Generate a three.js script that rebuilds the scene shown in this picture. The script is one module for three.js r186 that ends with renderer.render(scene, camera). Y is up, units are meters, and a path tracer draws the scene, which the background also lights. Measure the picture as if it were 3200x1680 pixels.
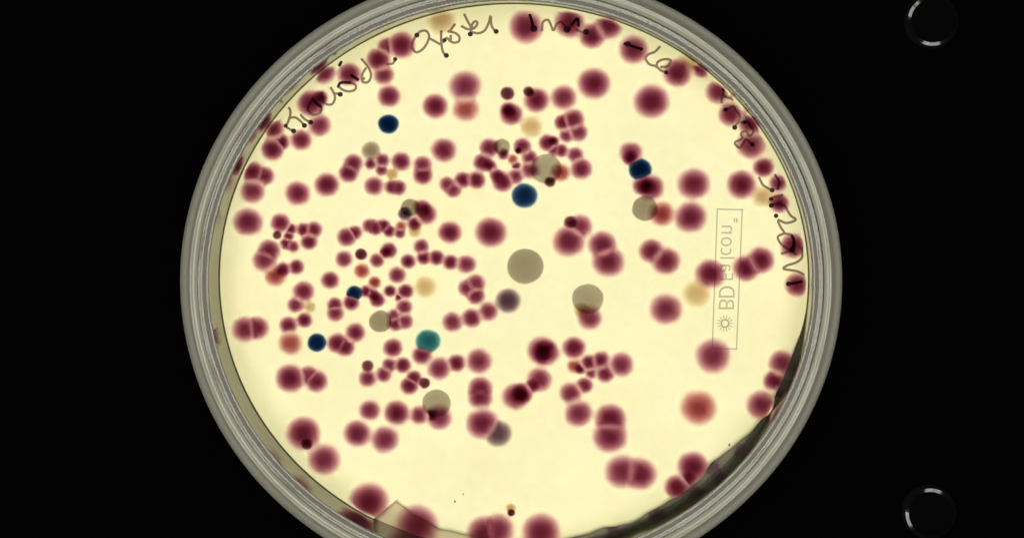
import * as THREE from 'three';
import { mergeGeometries } from 'three/addons/utils/BufferGeometryUtils.js';
import { RectAreaLightUniformsLib } from 'three/addons/lights/RectAreaLightUniformsLib.js';
import { FontLoader } from 'three/addons/loaders/FontLoader.js';
import { TextGeometry } from 'three/addons/geometries/TextGeometry.js';

// ---------------------------------------------------------------- camera, lamp, exposure
// All plan positions below are millimetres from the optical axis (x to the right, z towards the viewer), heights from the agar surface.
const MM = 0.001, HEIGHT = 350, SETBACK = -16.5, ASIDE = 17;
const scene = new THREE.Scene();
scene.background = new THREE.Color(0x000000);
const camera = new THREE.PerspectiveCamera(2 * Math.atan(36.522 / HEIGHT) * 180 / Math.PI, 3200 / 1680, 0.05, 3);
camera.position.set(ASIDE * MM, HEIGHT * MM, SETBACK * MM);
camera.up.set(0, 0, -1);
camera.lookAt(ASIDE * MM, 0, SETBACK * MM);
camera.setViewOffset(3200, 1680, -ASIDE * 23, -SETBACK * 23, 3200, 1680);   // a shifted lens, as on a copy stand
camera.updateMatrixWorld();

const renderer = new THREE.WebGLRenderer({ antialias: true });
renderer.toneMapping = THREE.LinearToneMapping;
renderer.toneMappingExposure = 1;
renderer.shadowMap.enabled = true;
RectAreaLightUniformsLib.init();

const V = (x, y, z) => new THREE.Vector3(x * MM, y * MM, z * MM);
let seed = 20231;
const rnd = () => { seed = (seed * 1664525 + 1013904223) >>> 0; return seed / 4294967296; };
const taken = new Map();
function numbered(name) {
  const n = taken.get(name) ?? 0;
  taken.set(name, n + 1);
  return n ? name + '_' + String(n).padStart(3, '0') : name;
}
function tag(o, label, category, group, kind) {
  Object.assign(o.userData, label ? { label } : {}, category ? { category } : {}, group ? { group } : {}, kind ? { kind } : {});
  return o;
}
function thing(name, label, category, group) {
  const o = new THREE.Group();
  o.name = numbered(name);
  scene.add(o);
  return tag(o, label, category, group);
}
function part(name, geometry, material, parent) {
  const m = new THREE.Mesh(geometry, material);
  m.name = name;
  m.castShadow = m.receiveShadow = true;
  parent.add(m);
  return m;
}

// ring lamp round the lens, out of frame: sixteen soft panels tilted at the dish
const LAMP_R = 110, LAMP_Y = 280, LAMP_Z = 1;
const lampBody = new THREE.MeshStandardMaterial({ color: 0x0b0b0b, roughness: 0.9 });
const lampGlow = new THREE.MeshStandardMaterial({ color: 0x222222, emissive: 0xfffcf6, emissiveIntensity: 2 });
const lamp = thing('ring_lamp', 'ring lamp of white light panels above the dish', 'lamp');
for (let k = 0; k < 16; k++) {
  const a = (k + 0.5) / 16 * Math.PI * 2, at = V(Math.cos(a) * LAMP_R, LAMP_Y, LAMP_Z + Math.sin(a) * LAMP_R), aim = V(0, 0, LAMP_Z);
  const bar = part('housing', new THREE.BoxGeometry(0.045, 0.075, 0.006), lampBody, lamp);
  bar.position.copy(at).add(at.clone().sub(aim).setLength(0.006));
  bar.lookAt(aim);
  const face = part('light_panel', new THREE.BoxGeometry(0.042, 0.070, 0.001), lampGlow, lamp);
  face.position.copy(at).add(at.clone().sub(aim).setLength(0.0022));
  face.lookAt(aim);
  const l = new THREE.RectAreaLight(0xfffcf6, 6.4, 0.042, 0.070);
  l.name = 'panel_light';
  l.position.copy(at);
  l.lookAt(aim);
  lamp.add(l);
}

// ---------------------------------------------------------------- setting: the black stage
const STAGE_Y = -6.2;
const black = new THREE.MeshPhysicalMaterial({ color: new THREE.Color().setRGB(0.0008, 0.0008, 0.0009), roughness: 1, specularIntensity: 0 });
const stage = part('stage', new THREE.BoxGeometry(0.6, 0.01, 0.6), black, scene);
stage.position.y = STAGE_Y * MM - 0.005;
tag(stage, 'matt black stage under the dish', 'stage', null, 'structure');

// ---------------------------------------------------------------- textures
function noiseField(size, cells, octaves) {
  const out = new Float32Array(size * size);
  let amp = 1, total = 0;
  for (let o = 0; o < octaves; o++) {
    const n = cells << o, g = Float32Array.from({ length: n * n }, rnd);
    for (let y = 0; y < size; y++) for (let x = 0; x < size; x++) {
      const u = x / size * n, v = y / size * n, i = Math.floor(u), j = Math.floor(v), s = (t) => t * t * (3 - 2 * t), a = s(u - i), b = s(v - j);
      const at = (p, q) => g[(q % n) * n + (p % n)];
      out[y * size + x] += amp * ((at(i, j) * (1 - a) + at(i + 1, j) * a) * (1 - b) + (at(i, j + 1) * (1 - a) + at(i + 1, j + 1) * a) * b);
    }
    total += amp;
    amp *= 0.6;
  }
  return out.map((v) => v / total);
}
function texture(size, pixel, srgb) {
  const d = new Uint8Array(size * size * 4);
  for (let i = 0; i < size * size; i++) { const [r, g, b] = pixel(i); d.set([r, g, b, 255], i * 4); }
  const t = new THREE.DataTexture(d, size, size);
  t.wrapS = t.wrapT = THREE.RepeatWrapping;
  t.magFilter = THREE.LinearFilter;
  if (srgb) t.colorSpace = THREE.SRGBColorSpace;
  t.needsUpdate = true;
  return t;
}
const coarse = noiseField(512, 7, 4), fine = noiseField(512, 48, 3), tint = noiseField(512, 11, 3);

// ---------------------------------------------------------------- the dish: an oval of clear polystyrene
const CX = 0.26, CZ = 1.22, AX = 39.85, SQUASH = 0.93;
// one clear polystyrene for all of it; the mouldings differ only in how hazy and how polished they are
const plastic = (haze, roughness, shine = 1) => new THREE.MeshPhysicalMaterial({ color: new THREE.Color().setRGB(0.76, 0.75, 0.58), roughness, ior: 1.5, specularIntensity: shine, transmission: 1 - haze, thickness: 0, side: THREE.DoubleSide });
const M = { base: plastic(0.11, 0.1), wall: plastic(0.02, 0.08, 0.85), rim: plastic(0.17, 0.08, 0.6), skirt: plastic(0.3, 0.1, 0.6), flange: plastic(0.15, 0.28, 0.3) };
// profile: [radius, height] pairs; the sides wander a little, as moulded plastic does
function oval(profile, wobble = 0.05, segments = 400) {
  const pos = [], uv = [], idx = [], n = profile.length, ph = [rnd() * 6, rnd() * 6, rnd() * 6];
  for (let i = 0; i <= segments; i++) {
    const a = i / segments * Math.PI * 2;
    profile.forEach(([r, y], j) => {
      const w = wobble * (0.6 * Math.sin(3 * a + ph[0] + j * 0.2) + 0.4 * Math.sin(7 * a + ph[1] + j * 0.3) + 0.3 * Math.sin(17 * a + ph[2] + j * 0.35));
      pos.push((r + w) * Math.cos(a) * MM, (y + w * 0.5) * MM, (r + w) * Math.sin(a) * (SQUASH + Math.max(0, r - 40) * 0.0025) * MM);
      uv.push(i / segments * 0.25, j / n * 0.02);
    });
  }
  for (let i = 0; i < segments; i++) for (let j = 0; j < n - 1; j++) {
    const p = i * n + j, q = p + n;
    idx.push(p, p + 1, q, q, p + 1, q + 1);
  }
  const g = new THREE.BufferGeometry();
  g.setAttribute('position', new THREE.Float32BufferAttribute(pos, 3));
  g.setAttribute('uv', new THREE.Float32BufferAttribute(uv, 2));
  g.setIndex(idx);
  g.computeVertexNormals();
  return g;
}
const arc = (r, y, rad, from, to, n = 8) => Array.from({ length: n + 1 }, (_, i) => { const a = (from + (to - from) * i / n) * Math.PI / 180; return [r + rad * Math.cos(a), y + rad * Math.sin(a)]; });
const dish = thing('petri_dish', 'round clear plastic petri dish with frosted rim and pen writing', 'petri dish');
dish.position.set(CX * MM, 0, CZ * MM);
part('base', oval([[0.01, -4.25], [10, -4.25], [20, -4.25], [30, -4.25], [39.9, -4.25], [40.6, -5.0], [40.9, -6.1]], 0), M.base, dish);
part('wall', oval([[40.12, -4.2], [40.1, -2], [40.08, 0], [40.04, 2], [40.0, 4], [39.96, 6], [39.92, 8], [39.88, 9.6]], 0.01), M.wall, dish);
part('rim', oval([[39.87, 9.65], [39.86, 9.95], ...arc(40.72, 8.25, 2.0, 115, 80, 16), ...arc(41.2, 9.99, 0.24, 70, 0, 5)], 0.012), M.rim, dish);
part('skirt', oval([[41.52, 9.3], ...arc(41.95, 8.0, 1.4, 106, 74, 12), ...arc(42.4, 9.16, 0.2, 70, 0, 4), [42.62, 8.6]], 0.014), M.skirt, dish);
part('flange', oval([[42.66, 8.1], ...arc(43.2, 4.2, 3.9, 97, 82, 10), ...arc(43.8, 7.8, 0.24, 75, 0, 5)], 0.014), M.flange, dish);
part('outer_wall', oval([[44.05, 7.7], [44.08, 5], [44.1, 0], [44.1, -6.1]], 0.01), M.wall, dish);

// ---------------------------------------------------------------- agar gel, torn away from the wall along one side
const edge = [   // where the gel ends short of the wall, from the right-hand side round to the lower left: [x, z] in mm
  [40.43, 3.91], [39.74, 6.09], [39.48, 7.39], [38.87, 9.57], [38.26, 11.3], [37.22, 14.13], [36.17, 16.3], [35.13, 19.3], [33.48, 20.96], [31.83, 22.7], [29.91, 24.26], [28.13, 25.7], [27.04, 26.39], [26.13, 28.04], [25.78, 28.52], [24.04, 29.87], [22.7, 30.96], [21.35, 31.48], [19.7, 32.43], [17.7, 33.65], [15.91, 34.61], [14.3, 35], [12.57, 35.13], [10.52, 35.96], [8.52, 36.43], [5.22, 37.13], [0, 37.57], [-3.48, 36.74], [-6.57, 36.04], [-9.96, 35.35], [-13.04, 33.57], [-15.83, 31.57], [-17.39, 32.96], [-18.26, 33.57], [-19.57, 34.78],
].map(([x, z]) => [x - CX, z - CZ]);
function agarRadius(a) {   // distance from the dish centre to the gel's edge in direction a (a along the squashed circle)
  const full = AX;
  let best = full;
  const dx = Math.cos(a), dz = Math.sin(a) * SQUASH;
  for (let i = 0; i < edge.length - 1; i++) {
    const [x1, z1] = edge[i], [x2, z2] = edge[i + 1], ex = x2 - x1, ez = z2 - z1, den = dx * ez - dz * ex;
    if (Math.abs(den) < 1e-9) continue;
    const t = (x1 * ez - z1 * ex) / den, s = (x1 * dz - z1 * dx) / den;
    if (t > 0 && s >= 0 && s <= 1) best = Math.min(best, t);
  }
  if (best < full - 0.2) best -= 0.07 * (1 + Math.sin(23 * a) * Math.sin(37 * a + 1) + 0.4 * Math.sin(71 * a));   // a ragged tear
  return best;
}
const agarColor = texture(512, (i) => { const v = (coarse[i] - 0.5) * 9 + (fine[i] - 0.5) * 6, w = (tint[i] - 0.5) * 10; return [231 + v, 226 + v - w * 0.15, 180 + v - w]; }, true);
const agarBump = texture(512, (i) => { const v = 255 * (0.7 * coarse[i] + 0.3 * fine[i]); return [v, v, v]; });
const agarMat = new THREE.MeshPhysicalMaterial({ map: agarColor, bumpMap: agarBump, bumpScale: 0.00004, roughness: 0.85, specularIntensity: 0 });
const agar = thing('agar_gel', 'cream agar gel filling the dish, torn away at the lower right', 'agar');
agar.position.set(CX * MM, 0, CZ * MM);
{
  const S = 480, ring = [0, 0.2, 0.4, 0.6, 0.75, 0.85, 0.92, 0.944, 0.947, 0.95, 0.953, 0.956, 0.985, 0.993, 1], pos = [], uv = [], idx = [], n = ring.length + 3;
  for (let i = 0; i <= S; i++) {
    const a = i / S * Math.PI * 2, R = agarRadius(a), torn = Math.min(1, (AX - R) / 0.5), fold = Math.max(0, Math.cos(a - 2.75)) ** 2;
    const put = (r, y) => { const x = r * Math.cos(a), z = r * Math.sin(a) * SQUASH; pos.push(x * MM, y * MM, z * MM); uv.push(x / 60, z / 60); };
    ring.forEach((s) => {
      const lip = Math.max(0, (s - 0.985) / 0.015);
      put(R * s, (1 - torn) * (0.15 * lip * lip + 0.02 * fold * Math.max(0, 1 - Math.abs(s - 0.95) / 0.004)) - torn * 0.35 * lip ** 3);
    });
    put(R + 0.12 + 0.08 * (1 - torn), -0.5 * torn + 0.2 * (1 - torn)); put(R + 0.12 + 0.15 * torn, -3.9); put(R, -4.1);
  }
  for (let i = 0; i < S; i++) for (let j = 0; j < n - 1; j++) {
    const p = i * n + j, q = p + n;
    if (j) idx.push(p, p + 1, q);
    idx.push(q, p + 1, q + 1);
  }
  const g = new THREE.BufferGeometry();
  g.setAttribute('position', new THREE.Float32BufferAttribute(pos, 3));
  g.setAttribute('uv', new THREE.Float32BufferAttribute(uv, 2));
  g.setIndex(idx);
  g.computeVertexNormals();
  part('gel', g, agarMat, agar);
}

// ---------------------------------------------------------------- colonies: [x, z, radius] in mm
const COLONIES = {
  R: [[-25.65, -26.71, 1.44], [-22.14, -26.44, 1.44], [-17.45, -26.35, 1.26], [-18.17, -28.42, 1.48], [-17.09, -30.22, 1.12], [-16.73, -23.47, 1.4], [-27.36, -22.47, 1.66], [-26.01, -23.29, 0.9], [-26.19, -19.5, 1.4], [-32.54, -19.05, 1.35], [-28.71, -17.52, 1.3], [-32.58, -16.26, 1.4], [-31.32, -17.25, 0.99], [-15.05, -30.4, 1.66], [-10.46, -22.11, 1.53], [-6.4, -24.82, 1.94], [3.32, -22.93, 1.53], [-0.64, -21.66, 0.9], [-0.1, -21.03, 1.37], [7.01, -23.29, 1.58], [1.88, -32.83, 2.02], [7.82, -33.37, 1.8], [10.86, -31.66, 1.58], [13.11, -33.01, 1.66], [16.53, -29.77, 1.76], [18.96, -22.75, 2.09], [11.13, -25.18, 1.94], [22.47, -26.62, 1.71], [25.9, -27.34, 1.3], [21.12, -32.92, 0.99], [27.97, -24.01, 1.48], [30.22, -24.1, 1.08], [32.29, -21.57, 1.04], [29.68, -21.03, 1.48], [32.56, -19.77, 1.53], [32.47, -16.8, 1.76], [34.17, -13.79, 1.26], [36.15, -11.63, 1.12], [36.33, -8.93, 1.19], [38.22, -3.16, 1.53], [38.76, 2.15, 1.48], [24.71, -11.54, 1.94], [31.2, -11.45, 1.76], [24.26, -7.04, 1.94], [31.83, -0.1, 1.62], [33.81, -1.18, 1.66], [26.96, 0.62, 1.76], [20.93, -1.09, 1.71], [20.93, 5.48, 1.94], [27.32, 11.82, 2.13], [33.9, 18.48, 1.84], [36.69, 12.72, 1.58], [35.61, 15.15, 1.3], [16.15, -15.77, 1.4], [16.06, -14.96, 0.9], [17.77, -11.36, 1.22], [18.85, -11.09, 1.58], [12.27, -3.25, 1.73], [13.08, -1, 1.91], [18.94, -2.44, 1.51], [10.56, 6.65, 1.48], [8.32, -20.3, 1.34], [6.88, -19.89, 1.03], [7.39, -18.09, 0.91], [8.99, -18.55, 1.18], [-3.1, -16.44, 1.21], [-1.2, -15.56, 0.72], [1.37, -16.65, 1.08], [4.82, -17.11, 1.08], [5.7, -17.37, 0.62], [5.7, -16.13, 0.77], [6.67, -16.08, 0.87], [8.58, -15.51, 1.01], [9.4, -13.61, 1.34], [-3.93, -14.43, 1.18], [-2.9, -13.97, 0.77], [0.6, -13.92, 0.64], [0.5, -12.58, 1.01], [2.4, -15.1, 1.01], [2.4, -13.45, 1.13], [-2.18, -12.79, 0.87], [-1.3, -11.86, 1.29], [-9.28, -16.13, 1.51], [-4.87, -12.08, 1.12], [-6.67, -12.08, 1.04], [-8.8, -11.48, 1.01], [-8.02, -10.76, 1.04], [-19.24, -14.28, 0.73], [-17.66, -14.75, 0.93], [-17.77, -13.47, 0.77], [-15.11, -14.59, 1.2], [-18.78, -11.27, 1.2], [-16.34, -11.12, 0.93], [-15.5, -11.04, 1], [-12.18, -14.13, 1.16], [-12.14, -12.74, 1.2], [-12.25, -8.34, 1], [-11.64, -7.41, 1.27], [-13.25, -6.19, 0.9], [-19.37, -5.87, 0.94], [-18.6, -5.6, 0.97], [-17.51, -5.87, 0.86], [-16.72, -5.15, 0.79], [-15.28, -4.88, 0.72], [-8.47, -4.97, 1.4], [-2.89, -4.97, 1.87], [9.21, -5.78, 1.51], [7.73, -3.79, 1.94], [-12.35, -3.07, 0.97], [-11.99, -1.54, 0.9], [-10.28, -1.54, 0.97], [-8.38, -0.91, 0.97], [-6.22, -0.64, 1.19], [-16.76, -2.53, 1.01], [-18.38, -1.18, 0.93], [-14.14, -1.03, 0.93], [-15.64, 0.83, 1.08], [-16.61, 2.99, 0.77], [-14.49, 3.03, 0.96], [-15.34, 3.91, 0.58], [-19.85, 3.03, 0.77], [-18.92, 3.41, 0.73], [-18.35, 4.18, 0.96], [-14.68, 5.19, 1.04], [-21.9, 4.57, 1], [-22.86, -1.34, 1.08], [-4.96, 1.97, 1.22], [-6.13, 2.6, 1.12], [-4.96, 3.59, 1.15], [-16.04, 6.3, 0.86], [-15.89, 7.44, 0.94], [-14.6, 7.11, 1.04], [-8.11, 7.2, 1.26], [-5.5, 6.66, 1.22], [-3.25, 5.76, 1.22], [-12.26, 11.7, 1.22], [-16.22, 10.71, 1.19], [-16.67, 13.05, 0.94], [-14.87, 13.05, 1.01], [-17.48, 14.31, 1.01], [-19.64, 14.85, 1.12], [-9.92, 13.5, 1.44], [-7.57, 12.78, 1.12], [-4.51, 12.51, 1.58], [-13.34, 14.76, 0.94], [-13.97, 15.85, 1.12], [-12.62, 19.81, 1.19], [-9.92, 20.17, 1.55], [-11, 19.81, 0.72], [-15.68, 19.54, 1.55], [-19.37, 19.18, 1.3], [-17.3, 23.14, 1.69], [-4.33, 16.21, 1.48], [-4.33, 17.38, 1.51], [0.53, 17.29, 1.66], [1.43, 16.84, 1.26], [2.69, 15.94, 0.83], [3.68, 15.03, 1.55], [4.04, 11.07, 1.76], [4.67, 11.43, 1.58], [-4.06, 20.98, 1.91], [9.03, 19.63, 1.69], [8.4, 10.7, 1.39], [9.29, 13.6, 0.66], [10.44, 12.71, 1], [12.07, 12.4, 1.16], [10.75, 14.18, 0.73], [12.68, 14.18, 1.16], [14.84, 12.98, 1.54], [9.83, 15.8, 1.04], [7.98, 16.88, 1.39], [-35.19, -13.07, 1.37], [-33.66, -12.62, 1.19], [-35.28, -10.55, 1.51], [-35.91, -6.37, 1.76], [-29.16, -10.28, 1.51], [-25.2, -11.45, 1.48], [-21.6, -14.33, 1.19], [-22.23, -13.07, 1.22], [-31.5, -6.23, 1.22], [-30.06, -5.42, 0.76], [-30.38, -4.46, 0.65], [-30.74, -3.43, 0.79], [-29.79, -3.07, 0.79], [-28.35, -5.33, 0.9], [-26.96, -5.33, 1.04], [-27.63, -3.7, 1.04], [-33.03, -2.53, 1.37], [-33.66, -1.18, 1.48], [-31.1, 0.04, 0.9], [-29.34, -0.28, 0.97], [-22.5, -4.33, 1.19], [-21.38, -4.97, 0.9], [-24.75, 1.52, 1.12], [-28.35, 3.05, 1.3], [-29.43, 4.85, 1.04], [-24.12, 4.85, 0.94], [-24.03, 5.98, 1.08], [-36.27, 8.19, 1.62], [-34.71, 8.01, 1.44], [-30.42, 7.65, 1.12], [-28.26, 6.93, 0.97], [-23.76, 10.08, 1.26], [-22.68, 10.62, 1.15], [-21.32, 8.64, 1.22], [-30.15, 14.85, 1.76], [-27.72, 14.4, 1.19], [-26.64, 15.21, 1.4], [-21.05, 22.33, 1.66], [-28.35, 22.33, 2.05], [-25.56, 25.84, 1.94], [-19.48, 31.57, 2.32], [-12.93, 34.81, 2.5], [-3.75, 35.82, 2.09], [-1.99, 35.42, 2.03], [3.95, 35.69, 2.27], [13.36, 20.35, 1.86], [13.3, 22.72, 2.05], [14.99, 27.51, 2.09], [17.35, 27.85, 2], [24.58, 26.84, 1.86], [23.9, 28.6, 1.01], [22.42, 29.61, 1.51]],
  O: [[-6.31, -21.75, 1.66], [25.34, 18.84, 2.23], [20.38, -7.49, 1.55], [0.09, -14.9, 0.67], [6.62, -13.09, 1.18], [-15.1, -5.78, 0.76], [-17.39, -2.17, 0.68], [-20.43, 0.25, 1], [-18.69, 1.83, 0.81], [8.52, 13.13, 1], [-32.18, 0.89, 1.37], [-30.15, 10.08, 1.51]],
  D: [[-0.64, -23.83, 0.9], [2.24, -24.1, 0.68], [0.79, -16.06, 0.41], [5.15, -11.81, 0.68], [7.91, -6.37, 0.83], [-20.55, -1.99, 0.77], [-19.64, 13.14, 0.76], [-11.9, 15.48, 0.72], [-31.95, -4.61, 0.58], [-27.9, 23.77, 0.72], [-0.13, 33.09, 0.49]],
  B: [[-16.82, -19.68, 1.3], [17.41, -13.52, 1.48], [1.68, -9.96, 1.65], [-21.47, 3.33, 1.04], [-26.55, 9.99, 1.22]],
  T: [[-11.45, 9.81, 1.66]],
  G: [[18.04, -8.21, 1.76], [10.29, 4.04, 2.13], [-1.4, -16.59, 1.15], [4.62, -13.61, 2.11], [-13.87, -8.34, 1.27], [1.79, -0.37, 2.49], [-17.93, 7.11, 1.55], [-10.28, 18.19, 1.94]],
  H: [[-19.2, -16.06, 1.23]],
  V: [[-14.57, -7.49, 0.93], [-0.55, 4.31, 1.66], [-1.9, 22.33, 1.8]],
  Y: [[25.07, 3.32, 1.89], [9.39, 5.57, 0.99], [2.61, -19.32, 1.54], [-16.34, -12.89, 0.85], [-13.25, -5.15, 0.94], [-11.81, 2.42, 1.51], [-27.54, 5.12, 0.86], [-0.17, 32.44, 0.7]],
  S: [[-9.64, -33.82, 1.8], [24.46, -28.6, 1.53], [34.08, -9.83, 1.4]],
  P: [[27.41, 27.72, 1.15], [31.4, 25.15, 1.08], [24.71, 30.42, 1.08], [19.71, 34.07, 1.22], [13.77, 36.09, 1.08], [36.51, 17.04, 0.99]],
};
// Each colony is a low drop of dyed growth: its colour deepens with its thickness. depth = optical depth (r, g, b) through the middle.
const DROP = 0.32, PATH = DROP * 2.15;
const KIND = {
  R: { grow: 1.38, depth: [2.25, 4.5, 3.25], power: 1.85 },
  O: { grow: 1.36, depth: [1.5, 3.4, 3.0], power: 1.85 },
  D: { grow: 1.12, depth: [2.6, 4.2, 3.5], power: 0.55 },
  B: { grow: 1.1, depth: [7.0, 5.2, 3.2], power: 0.6 },
  T: { grow: 1.05, depth: [4.6, 2.5, 2.0], power: 0.55 },
  G: { grow: 1.02, depth: [1.3, 1.45, 1.55], power: 0.16 },
  H: { grow: 1.16, depth: [1.5, 1.85, 1.9], power: 0.8 },
  P: { grow: 1.1, depth: [0.8, 1.5, 0.9], power: 1 },
  V: { grow: 1.15, depth: [2.9, 3.7, 2.9], power: 1.1 },
  Y: { grow: 1.18, depth: [0.7, 1.1, 1.6], power: 1.1 },
  S: { grow: 1.35, depth: [0.7, 1.1, 1.5], power: 1.5 },
};
function drop(power, outline) {   // a closed drop of height 1; outline gives its radius towards each angle
  const rings = [0.02, 0.12, 0.24, 0.36, 0.48, 0.6, 0.7, 0.8, 0.88, 0.94, 0.98, 1], n = 32, pos = [0, 1, 0], idx = [];
  for (const s of rings) for (let i = 0; i < n; i++) { const a = i / n * Math.PI * 2; pos.push(s * outline(a) * Math.cos(a), Math.max(0, 1 - s * s) ** power, s * outline(a) * Math.sin(a)); }
  for (let i = 0; i < n; i++) {
    const j = (i + 1) % n;
    idx.push(0, 1 + j, 1 + i);
    for (let k = 0; k < rings.length - 1; k++) { const p = 1 + k * n; idx.push(p + i, p + j, p + n + i, p + j, p + n + j, p + n + i); }
  }
  const rim = pos.length / 3, last = 1 + (rings.length - 1) * n;   // the flat underside has an edge of its own, so that it stays flat
  for (let i = 0; i < n; i++) pos.push(pos[(last + i) * 3], 0, pos[(last + i) * 3 + 2]);
  pos.push(0, 0, 0);
  for (let i = 0; i < n; i++) idx.push(rim + n, rim + i, rim + (i + 1) % n);
  const g = new THREE.BufferGeometry();
  g.setAttribute('position', new THREE.Float32BufferAttribute(pos, 3));
  g.setIndex(idx);
  g.computeVertexNormals();
  return g;
}
for (const k of Object.values(KIND)) {
  k.materials = [0.88, 1, 1.1].map((f) => new THREE.MeshPhysicalMaterial({
    color: 0xffffff, roughness: 0, ior: 1, specularIntensity: 0, transmission: 1, thickness: DROP * MM,
    attenuationColor: new THREE.Color().setRGB(...k.depth.map((d) => Math.exp(-d * f))), attenuationDistance: PATH * MM, ...{},
  }));
}
const all = Object.entries(COLONIES).flatMap(([k, rows]) => rows.map(([x, z, r]) => ({ k, x, z, r: r * KIND[k].grow })));
// what the other colonies are described by: [x, z] in mm and the words for it
const LANDMARK = [
  [-16.83, -19.7, 'the lone upper navy colony'],
  [17.39, -13.52, 'the rightmost navy colony'],
  [1.7, -9.96, 'the central navy colony'],
  [-21.48, 3.35, 'the smallest navy colony'],
  [-26.57, 10, 'the lower left navy colony'],
  [-11.43, 9.83, 'the teal colony'],
  [1.78, -0.39, 'the biggest grey colony'],
  [10.3, 4.04, 'the grey colony right of centre'],
  [4.61, -13.61, 'the large olive blotch'],
  [-10.26, 18.17, 'the squarish grey colony'],
  [-17.91, 7.13, 'the grey-tan colony'],
  [25.09, 3.3, 'the largest tan colony'],
  [2.61, -19.3, 'the uppermost tan colony'],
  [-11.83, 2.43, 'the tan colony at centre left'],
  [25.35, 18.83, 'the big orange-red colony'],
  [-0.57, 4.3, 'the round grey-violet colony'],
  [-1.91, 22.35, 'the lower grey-violet colony'],
  [28.91, 1.3, 'the moulded letter box'],
  [-0.13, 33.09, 'the bottommost dark speck'],
  [-12.61, -31.74, 'the pen-written capital O'],
  [-30.65, -20.43, 'the first pen-written letter'],
  [2.83, -33.48, 'the pen-written figure 1'],
  [19.35, -28.04, 'the hooked pen letter'],
  [29.48, 23.87, 'the lone dust speck'],
  [-7.22, 31.09, 'the pair of dust specks'],
  [36.09, -6.09, 'the pen writing at right'],
];
const OWN = new Map([
  ['B1213,387', 'round navy blue colony standing alone below the pen writing'],
  ['B2000,529', 'rightmost navy blue colony, pressed between red ones above and below'],
  ['B1639,611', 'deep navy blue colony just below the olive blotch near the centre'],
  ['B1106,917', 'smallest navy colony, in the crowded cluster left of centre'],
  ['B989,1070', 'navy blue colony at the lower left between two red ones'],
  ['T1337,1066', 'only teal green colony, below and left of the centre'],
  ['G1641,831', 'biggest flat grey colony, alone at the centre of the dish'],
  ['G1837,933', 'flat grey colony with a red one growing from its lower edge'],
  ['G1706,527', 'large olive grey blotch among the crowded red colonies'],
  ['G1364,1258', 'squarish flat grey colony with red ones along its lower edge'],
  ['G1188,1004', 'flat grey-tan colony pressed against three small red ones'],
  ['G2015,651', 'pale grey colony overlapped by a red one, right of centre'],
  ['H1158,471', 'soft olive grey colony above the crowded row at upper left'],
  ['G1281,648', 'olive grey colony fused with two red ones, left of centre'],
  ['G1568,458', 'grey colony between red ones, left of the olive blotch'],
  ['V1587,939', 'round grey-violet colony just below left of the big grey one'],
  ['V1556,1354', 'grey-violet colony fused to a red one, below the centre'],
  ['V1265,668', 'small grey-violet patch under the olive grey colony'],
  ['Y2177,916', 'largest pale tan colony, left of the moulded letter box'],
  ['Y1660,396', 'pale tan colony above the large olive blotch'],
  ['Y1328,896', 'pale tan soft-edged colony in the gap left of centre'],
  ['O2183,1273', 'large orange-red colony alone at the lower right'],
  ['D1597,1601', 'bottommost blackish speck of growth, near the lower edge'],
  ['Y1596,1586', 'faint tan growth capping the bottommost blackish speck'],
  ['S1378,62', 'brownish smear spreading from the wall above the pen-written O'],
  ['S2163,182', 'brownish smear spreading from the wall at the upper right'],
  ['S2384,614', 'brownish smeared colony beside the pen writing at the right edge'],
]);
const WORDS = {
  R: ['wine-red', 'red one'], O: ['orange-red', 'orange-red one'], D: ['blackish brown', 'blackish one'], G: ['grey-olive', 'grey one'], H: ['soft grey', 'soft grey one'], P: ['dull purple', 'dull purple one'], V: ['grey-violet', 'violet one'], Y: ['pale tan', 'tan one'], S: ['brownish smeared', 'smeared one'], B: ['navy', 'navy one'], T: ['teal', 'teal one'],
};
const RANK = ['nearest', 'second', 'third', 'fourth', 'fifth', 'sixth', 'seventh', 'eighth', 'ninth', 'tenth', 'eleventh', 'twelfth'];
const WAY = ['right', 'lower right', 'underside', 'lower left', 'left', 'upper left', 'top side', 'upper right'];
const octant = (p, c) => ((Math.round(Math.atan2(c.z - p[1], c.x - p[0]) / (Math.PI / 4)) % 8) + 8) % 8, away = (p, c) => Math.hypot(c.x - p[0], c.z - p[1]);
function describe(c) {
  const key = c.k + Math.round(c.x * 23 + 1600) + ',' + Math.round(c.z * 23 + 840);
  if (OWN.has(key)) return OWN.get(key);
  const size = c.r < 0.9 ? 'tiny' : c.r < 1.3 ? 'small' : c.r < 1.65 ? 'medium' : c.r < 2 ? 'large' : 'very large', [color, one] = WORDS[c.k];
  let best = null;
  for (const p of LANDMARK) {
    const o = octant(p, c), d = away(p, c), rank = all.filter((q) => q.k === c.k && octant(p, q) === o && away(p, q) < d).length, cost = d + rank * 3;
    if (d > 0.5 && rank < RANK.length && (!best || cost < best.cost)) best = { cost, text: `${size} ${color} colony, ${RANK[rank]} ${one} ${o % 4 === 2 ? (o === 2 ? 'below' : 'above') : WAY[o] + ' of'} ${p[2]}` };
  }
  return best.text;
}
const presses = (k) => 'ROVBT'.includes(k);
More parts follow.
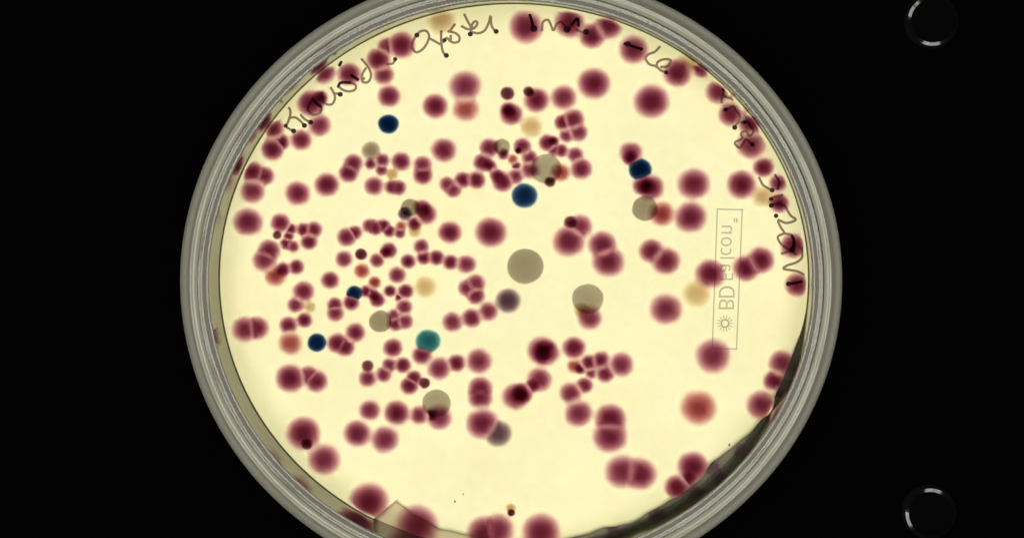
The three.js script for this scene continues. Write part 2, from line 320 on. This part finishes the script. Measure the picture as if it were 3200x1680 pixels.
for (const [i, c] of all.entries()) {
  const kind = KIND[c.k], ph = [rnd() * 6.28, rnd() * 6.28, rnd() * 6.28], lumps = 0.004 + rnd() * 0.016;
  const near = presses(c.k) ? all.filter((q) => q !== c && presses(q.k) && Math.hypot(q.x - c.x, q.z - c.z) < c.r + q.r) : [];
  const outline = (a) => {   // round, a little uneven, and flattened where it has grown against a neighbour
    let r = c.r * (1 + lumps * (Math.sin(2 * a + ph[0]) + 0.7 * Math.sin(3 * a + ph[1]) + 0.5 * Math.sin(5 * a + ph[2])));
    for (const q of near) {
      const dx = q.x - c.x, dz = q.z - c.z, d = Math.hypot(dx, dz), meet = (d * d + c.r * c.r - q.r * q.r) / (2 * d) + 0.17 * c.r;
      const cos = (Math.cos(a) * dx + Math.sin(a) * dz) / d;
      if (cos > 0.01 && meet > 0.3 * c.r) r = Math.min(r, meet / cos);
    }
    return r * MM * Math.hypot(Math.cos(a), 0.955 * Math.sin(a));
  };
  const m = part(numbered('colony'), drop(kind.power, outline), kind.materials[Math.floor(rnd() * 3)], scene);
  m.scale.y = DROP * MM;
  m.position.set(c.x * MM, (c.k === 'P' ? -4.22 : 0.008 + i * 0.00012) * MM, c.z * MM);   // no two undersides lie in one plane
  tag(m, describe(c), 'colony', 'bacterial colonies on the agar');
}

// ---------------------------------------------------------------- a thin film of gel left where the gel has lifted at the lower edge
{
  const film = new THREE.MeshPhysicalMaterial({ color: new THREE.Color().setRGB(0.72, 0.64, 0.40), roughness: 0.9, specularIntensity: 0.1, transmission: 0.3, thickness: 0, side: THREE.DoubleSide });
  const sh = new THREE.Shape([[1160, 1600], [1200, 1594], [1236, 1563], [1300, 1609], [1371, 1650], [1449, 1666], [1520, 1683], [1540, 1724], [1400, 1704], [1290, 1674], [1200, 1638], [1150, 1614]].map(([x, y]) => new THREE.Vector2(((x - 1600) / 23 - CX) * MM, -((y - 840) / 23 - CZ) * MM)));
  const g = new THREE.ExtrudeGeometry(sh, { depth: 0.25 * MM, bevelEnabled: false, curveSegments: 4 });
  g.rotateX(-Math.PI / 2);
  const f = part('edge_film', g, film, agar);
  f.position.y = -1.5 * MM;
}

// ---------------------------------------------------------------- moulded maker's mark, seen from inside, so mirrored
{
  const ridge = new THREE.MeshPhysicalMaterial({ color: new THREE.Color().setRGB(0.43, 0.41, 0.26), roughness: 0.6, specularIntensity: 0.2 });
  const mark = new THREE.Group();
  mark.name = 'moulded_mark';
  dish.add(mark);
  const P = (x, y) => [(x - 1600) / 23 - CX, (y - 840) / 23 - CZ];
  const line = (a, b, w) => {
    const [x1, z1] = P(...a), [x2, z2] = P(...b), len = Math.hypot(x2 - x1, z2 - z1), m = part('frame_line', new THREE.BoxGeometry((len + w) * MM, 0.03 * MM, w * MM), ridge, mark);
    m.position.set((x1 + x2) / 2 * MM, 0.008 * MM, (z1 + z2) / 2 * MM);
    m.rotation.y = -Math.atan2(z2 - z1, x2 - x1);
  };
  const c = [[2242, 653], [2320, 655], [2302, 1090], [2226, 1088]];
  for (let i = 0; i < 4; i++) line(c[i], c[(i + 1) % 4], i % 2 ? 0.17 : 0.19);
  const font = await new FontLoader().loadAsync('fonts/droid/droid_sans_regular.typeface.json');
  const spots = [['B', 972, 48, 0], ['D', 936, 50, 0], ['F', 880, 42, 3], ['a', 852, 40, 5], ['l', 813, 42, 5], ['c', 800, 42, 6], ['o', 772, 42, 7], ['n', 735, 42, 8]];
  for (const [ch, y, h, drift] of spots) {
    const size = h / 23 * MM * (/[acon]/.test(ch) ? 1.05 : 1), g = new TextGeometry(ch, { font, size, depth: 0.03 * MM, curveSegments: 4 });
    const q = g.attributes.position, [x0, z0] = P(2246 + drift, y);
    for (let i = 0; i < q.count; i++) { const u = q.getX(i), v = q.getY(i), w = q.getZ(i); q.setXYZ(i, x0 * MM + v + u * 0.036, w - 0.006 * MM, z0 * MM - u * 0.98); }
    g.computeVertexNormals();
    part('letter', g, ridge, mark);
  }
  const [lx, lz] = P(2266, 1010);
  const rays = [];
  for (let k = 0; k < 14; k++) { const a = k / 14 * Math.PI * 2, b = new THREE.BoxGeometry(0.5 * MM, 0.03 * MM, 0.13 * MM); b.translate(0.85 * MM, 0, 0); b.rotateY(a); rays.push(b); }
  const disc = new THREE.TorusGeometry(0.5 * MM, 0.09 * MM, 4, 20); disc.rotateX(Math.PI / 2); disc.scale(1, 0.15, 1);
  const logo = part('sun_emblem', mergeGeometries([...rays, disc].map((g) => g.toNonIndexed())), ridge, mark);
  logo.position.set(lx * MM, 0.008 * MM, lz * MM);
  const [tx, tz] = P(2299, 688);
  for (const [dx, w] of [[-0.16, 0.2], [0.16, 0.24]]) { const t = part('trade_sign', new THREE.BoxGeometry(w * MM, 0.03 * MM, 0.55 * MM), ridge, mark); t.position.set((tx + dx) * MM, 0.008 * MM, tz * MM); }
}

// ---------------------------------------------------------------- pen writing round the edge: strokes as [x, y] pairs of a scan whose corner and scale are given
{
  const ink = new THREE.MeshPhysicalMaterial({ color: new THREE.Color().setRGB(0.22, 0.16, 0.095), roughness: 0.6, specularIntensity: 0.2 });
  const blob = new THREE.MeshPhysicalMaterial({ color: new THREE.Color().setRGB(0.022, 0.016, 0.010), roughness: 0.5, specularIntensity: 0.2 });
  const at = (o, [x, y]) => V((o[0] + x * o[2] - 1600) / 23 - CX, 0.02, (o[1] + y * o[2] - 840) / 23 - CZ);
  function word(label, o, strokes, dots) {
    const w = new THREE.Group();
    w.name = 'handwritten_word';
    w.userData.label = label;
    dish.add(w);
    for (const s of strokes) {
      const heavy = s[0] === 'heavy', pts = (heavy ? s.slice(1) : s).map((p) => at(o, p)), curve = new THREE.CatmullRomCurve3(pts, false, 'centripetal');
      const g = new THREE.TubeGeometry(curve, Math.max(6, pts.length * 6), (heavy ? 0.23 : 0.195) * MM, 6);
      const ends = [pts[0], pts[pts.length - 1]].map((p) => new THREE.SphereGeometry((heavy ? 0.23 : 0.195) * MM, 8, 6).translate(p.x, p.y, p.z));
      const whole = mergeGeometries([g, ...ends]), q = whole.attributes.position;
      for (let i = 0; i < q.count; i++) q.setY(i, 0.02 * MM + (q.getY(i) - 0.02 * MM) * 0.15);
      whole.computeVertexNormals();
      part('pen_stroke', whole, heavy ? blob : ink, w);
    }
    for (const [x, y, r] of dots) {
      const g = new THREE.SphereGeometry((r ?? 0.36) * MM, 12, 8); g.scale(1, 0.16, 0.95);
      const d = part('ink_dot', g, blob, w), p = at(o, [x, y]);
      d.position.set(p.x, 0.03 * MM, p.z);
    }
  }
  const a = [820, 180, 0.26036], b = [1240, 20, 0.26036], m = [1140, 0, 0.4142], c = [1740, 0, 0.4142], r = [2220, 240, 0.17751], q = [2320, 500, 0.31065];
  word('first word of the pen note, along the upper left edge', a, [
    [[150, 770], [180, 700], [230, 630], [290, 590], [325, 620], [330, 680], [300, 780], [275, 820], [310, 850], [370, 880]],
    [[330, 720], [390, 718], [440, 750], [500, 812]],
    [[460, 690], [500, 735], [575, 775]],
    ['heavy', [600, 500], [640, 545], [700, 590]],
    [[600, 500], [560, 560], [540, 620], [590, 680], [660, 680], [700, 640], [700, 590]],
    [[820, 365], [860, 440], [865, 500], [830, 558], [770, 560], [725, 520], [708, 425]],
    [[862, 430], [900, 432], [930, 440]],
    ['heavy', [908, 345], [930, 305], [1050, 300]],
    [[910, 345], [960, 385], [1040, 405], [1110, 380], [1115, 330], [1050, 300]],
    ['heavy', [940, 55], [922, 88]],
    [[1190, 20], [1240, 80], [1280, 140], [1300, 200], [1285, 270], [1240, 300], [1195, 285], [1215, 250]],
    [[1235, 130], [1197, 195], [1190, 260]],
    ['heavy', [1070, 215], [1140, 262]],
    [[1500, 80], [1560, 70], [1592, 25]],
  ], [[275, 818, 0.3], [370, 880], [500, 814], [575, 775], [930, 440], [1590, 18, 0.3]]);
  word('second pen-written word, starting with a capital O', b, [
    [[235, 345], [190, 420], [185, 500], [230, 550], [300, 520], [360, 440], [385, 350], [350, 295], [280, 300], [235, 340]],
    [[385, 380], [440, 410], [510, 450]],
    [[530, 300], [530, 400], [540, 500], [560, 560], [590, 588]],
    [[560, 425], [585, 385]], [[600, 380], [640, 405], [645, 355]],
    [[620, 300], [700, 320], [750, 370], [740, 420], [680, 435], [630, 410]],
    [[690, 220], [640, 290]],
    [[810, 100], [850, 180], [890, 260], [880, 330]],
    [[780, 240], [850, 272], [930, 258], [965, 195], [940, 178], [900, 220], [905, 262]],
    [[900, 310], [980, 322], [1050, 290], [1100, 200], [1125, 110], [1130, 200], [1150, 260], [1190, 300]],
  ], [[238, 345, 0.36], [592, 588, 0.36], [570, 405, 0.3], [880, 332], [1190, 300]]);
  word('pen-written 1 mL at the top of the dish', m, [
    ['heavy', [1245, 115], [1262, 165], [1270, 215]],
    [[1335, 228], [1345, 165], [1380, 150], [1410, 205], [1422, 232], [1445, 185], [1480, 165], [1520, 215]],
    ['heavy', [1560, 185], [1605, 140], [1612, 190]],
    [[1600, 225], [1640, 242], [1670, 238]],
  ], [[1275, 215, 0.5], [1525, 222, 0.5], [1668, 240, 0.44]]);
  word('pen-written hooked letter at the upper right', c, [
    ['heavy', [515, 330], [570, 348], [640, 370]],
    [[775, 355], [740, 390], [690, 412], [670, 440], [700, 485], [750, 500], [785, 530], [830, 548]],
    [[752, 505], [760, 470], [810, 447], [860, 455], [850, 480], [830, 502], [790, 505]],
  ], [[535, 332, 0.42], [825, 546, 0.3]]);
  word('pen scribble along the right edge of the dish', r, [
    [[210, 180], [250, 212], [230, 280], [200, 400], [200, 450]], [[230, 340], [350, 380], [500, 430], [600, 450]], [[330, 220], [400, 270], [470, 210]],
    [[240, 580], [300, 570], [400, 520], [460, 600], [520, 680], [500, 780], [430, 880]],
    [[550, 800], [640, 780], [700, 870], [760, 960], [690, 1040], [620, 960], [540, 1000], [560, 1080], [430, 1160], [520, 1250], [575, 1170], [620, 1100], [740, 1185]],
  ], [[270, 575, 0.3], [430, 890, 0.36], [480, 425, 0.26], [740, 1190, 0.3], [230, 220, 0.26], [600, 800, 0.28]]);
  word('last pen-written word, running down the right edge', q, [
    [[170, 180], [210, 250], [300, 305]], [[330, 150], [370, 220], [355, 290]], [[280, 390], [330, 368], [400, 350]], [[280, 455], [360, 440], [430, 462]],
    [[440, 480], [490, 560], [540, 598], [440, 632], [360, 602], [390, 680], [420, 730], [358, 770], [380, 830], [450, 890], [510, 920]],
    ['heavy', [500, 760], [520, 812], [512, 900]], [[430, 738], [490, 750], [505, 765]], [[400, 940], [480, 920], [540, 945]],
    [[600, 880], [600, 980], [540, 1030], [450, 1060], [410, 1090], [480, 1105], [560, 1120], [620, 1150]],
    ['heavy', [465, 1245], [540, 1232], [590, 1222]],
  ], [[300, 303, 0.34], [290, 392, 0.3], [292, 457, 0.34], [340, 560, 0.32], [465, 1245, 0.36], [500, 900, 0.4]]);
}

// ---------------------------------------------------------------- dust specks on the gel
const speckMat = new THREE.MeshPhysicalMaterial({ color: new THREE.Color().setRGB(0.13, 0.12, 0.05), roughness: 0.9, specularIntensity: 0 });
for (const [x, y, r, label] of [[1421, 1566, 0.16, 'larger of two dust specks on bare agar near the bottom'], [1447, 1543, 0.11, 'smaller of two dust specks on bare agar near the bottom'], [2279, 1389, 0.17, 'lone dust speck beside the torn edge of the agar']]) {
  const g = new THREE.DodecahedronGeometry(r * MM, 0); g.scale(0.8, 0.4, 1.2);
  const s = part(numbered('dust_speck'), g, speckMat, scene);
  s.position.set((x - 1600) / 23 * MM, r * 0.35 * MM, (y - 840) / 23 * MM);
  tag(s, label, 'speck', 'dust specks on the agar');
}

// ---------------------------------------------------------------- two round black studs on the stage
{
  const gloss = new THREE.MeshPhysicalMaterial({ color: new THREE.Color().setRGB(0.002, 0.002, 0.002), roughness: 0.08, ior: 1.45 });
  const satin = new THREE.MeshPhysicalMaterial({ color: new THREE.Color().setRGB(0.001, 0.001, 0.001), roughness: 0.55, ior: 1.5 });
  const matt = new THREE.MeshPhysicalMaterial({ color: new THREE.Color().setRGB(0.0015, 0.0015, 0.0015), roughness: 1, specularIntensity: 0 });
  const turned = (points) => new THREE.LatheGeometry(points.map(([r, y]) => new THREE.Vector2(r * MM, y * MM)), 96);
  const cap = turned([[0, 1.9], [2.98, 1.9]]), bevel = turned([[2.98, 2.0], [3.2, 1.957], [3.42, 1.9145]]), collar = turned([[3.42, 1.9], [3.55, 1.6], [3.7, 0.8], [3.75, 0]]);
  for (const [x, z, label] of [[57.2, -33.7, 'round glossy black stud on the stage near the top right corner'], [56.9, 33.2, 'round glossy black stud on the stage near the bottom right corner']]) {
    const s = thing('stage_stud', label, 'stud', 'black studs on the stage');
    s.position.copy(V(ASIDE + (x - ASIDE) * 1.012, STAGE_Y, SETBACK + (z - SETBACK) * 1.012));
    part('cap', cap, matt, s);
    part('bevel', bevel, gloss, s);
    part('collar', collar, satin, s);
  }
}
renderer.render(scene, camera);
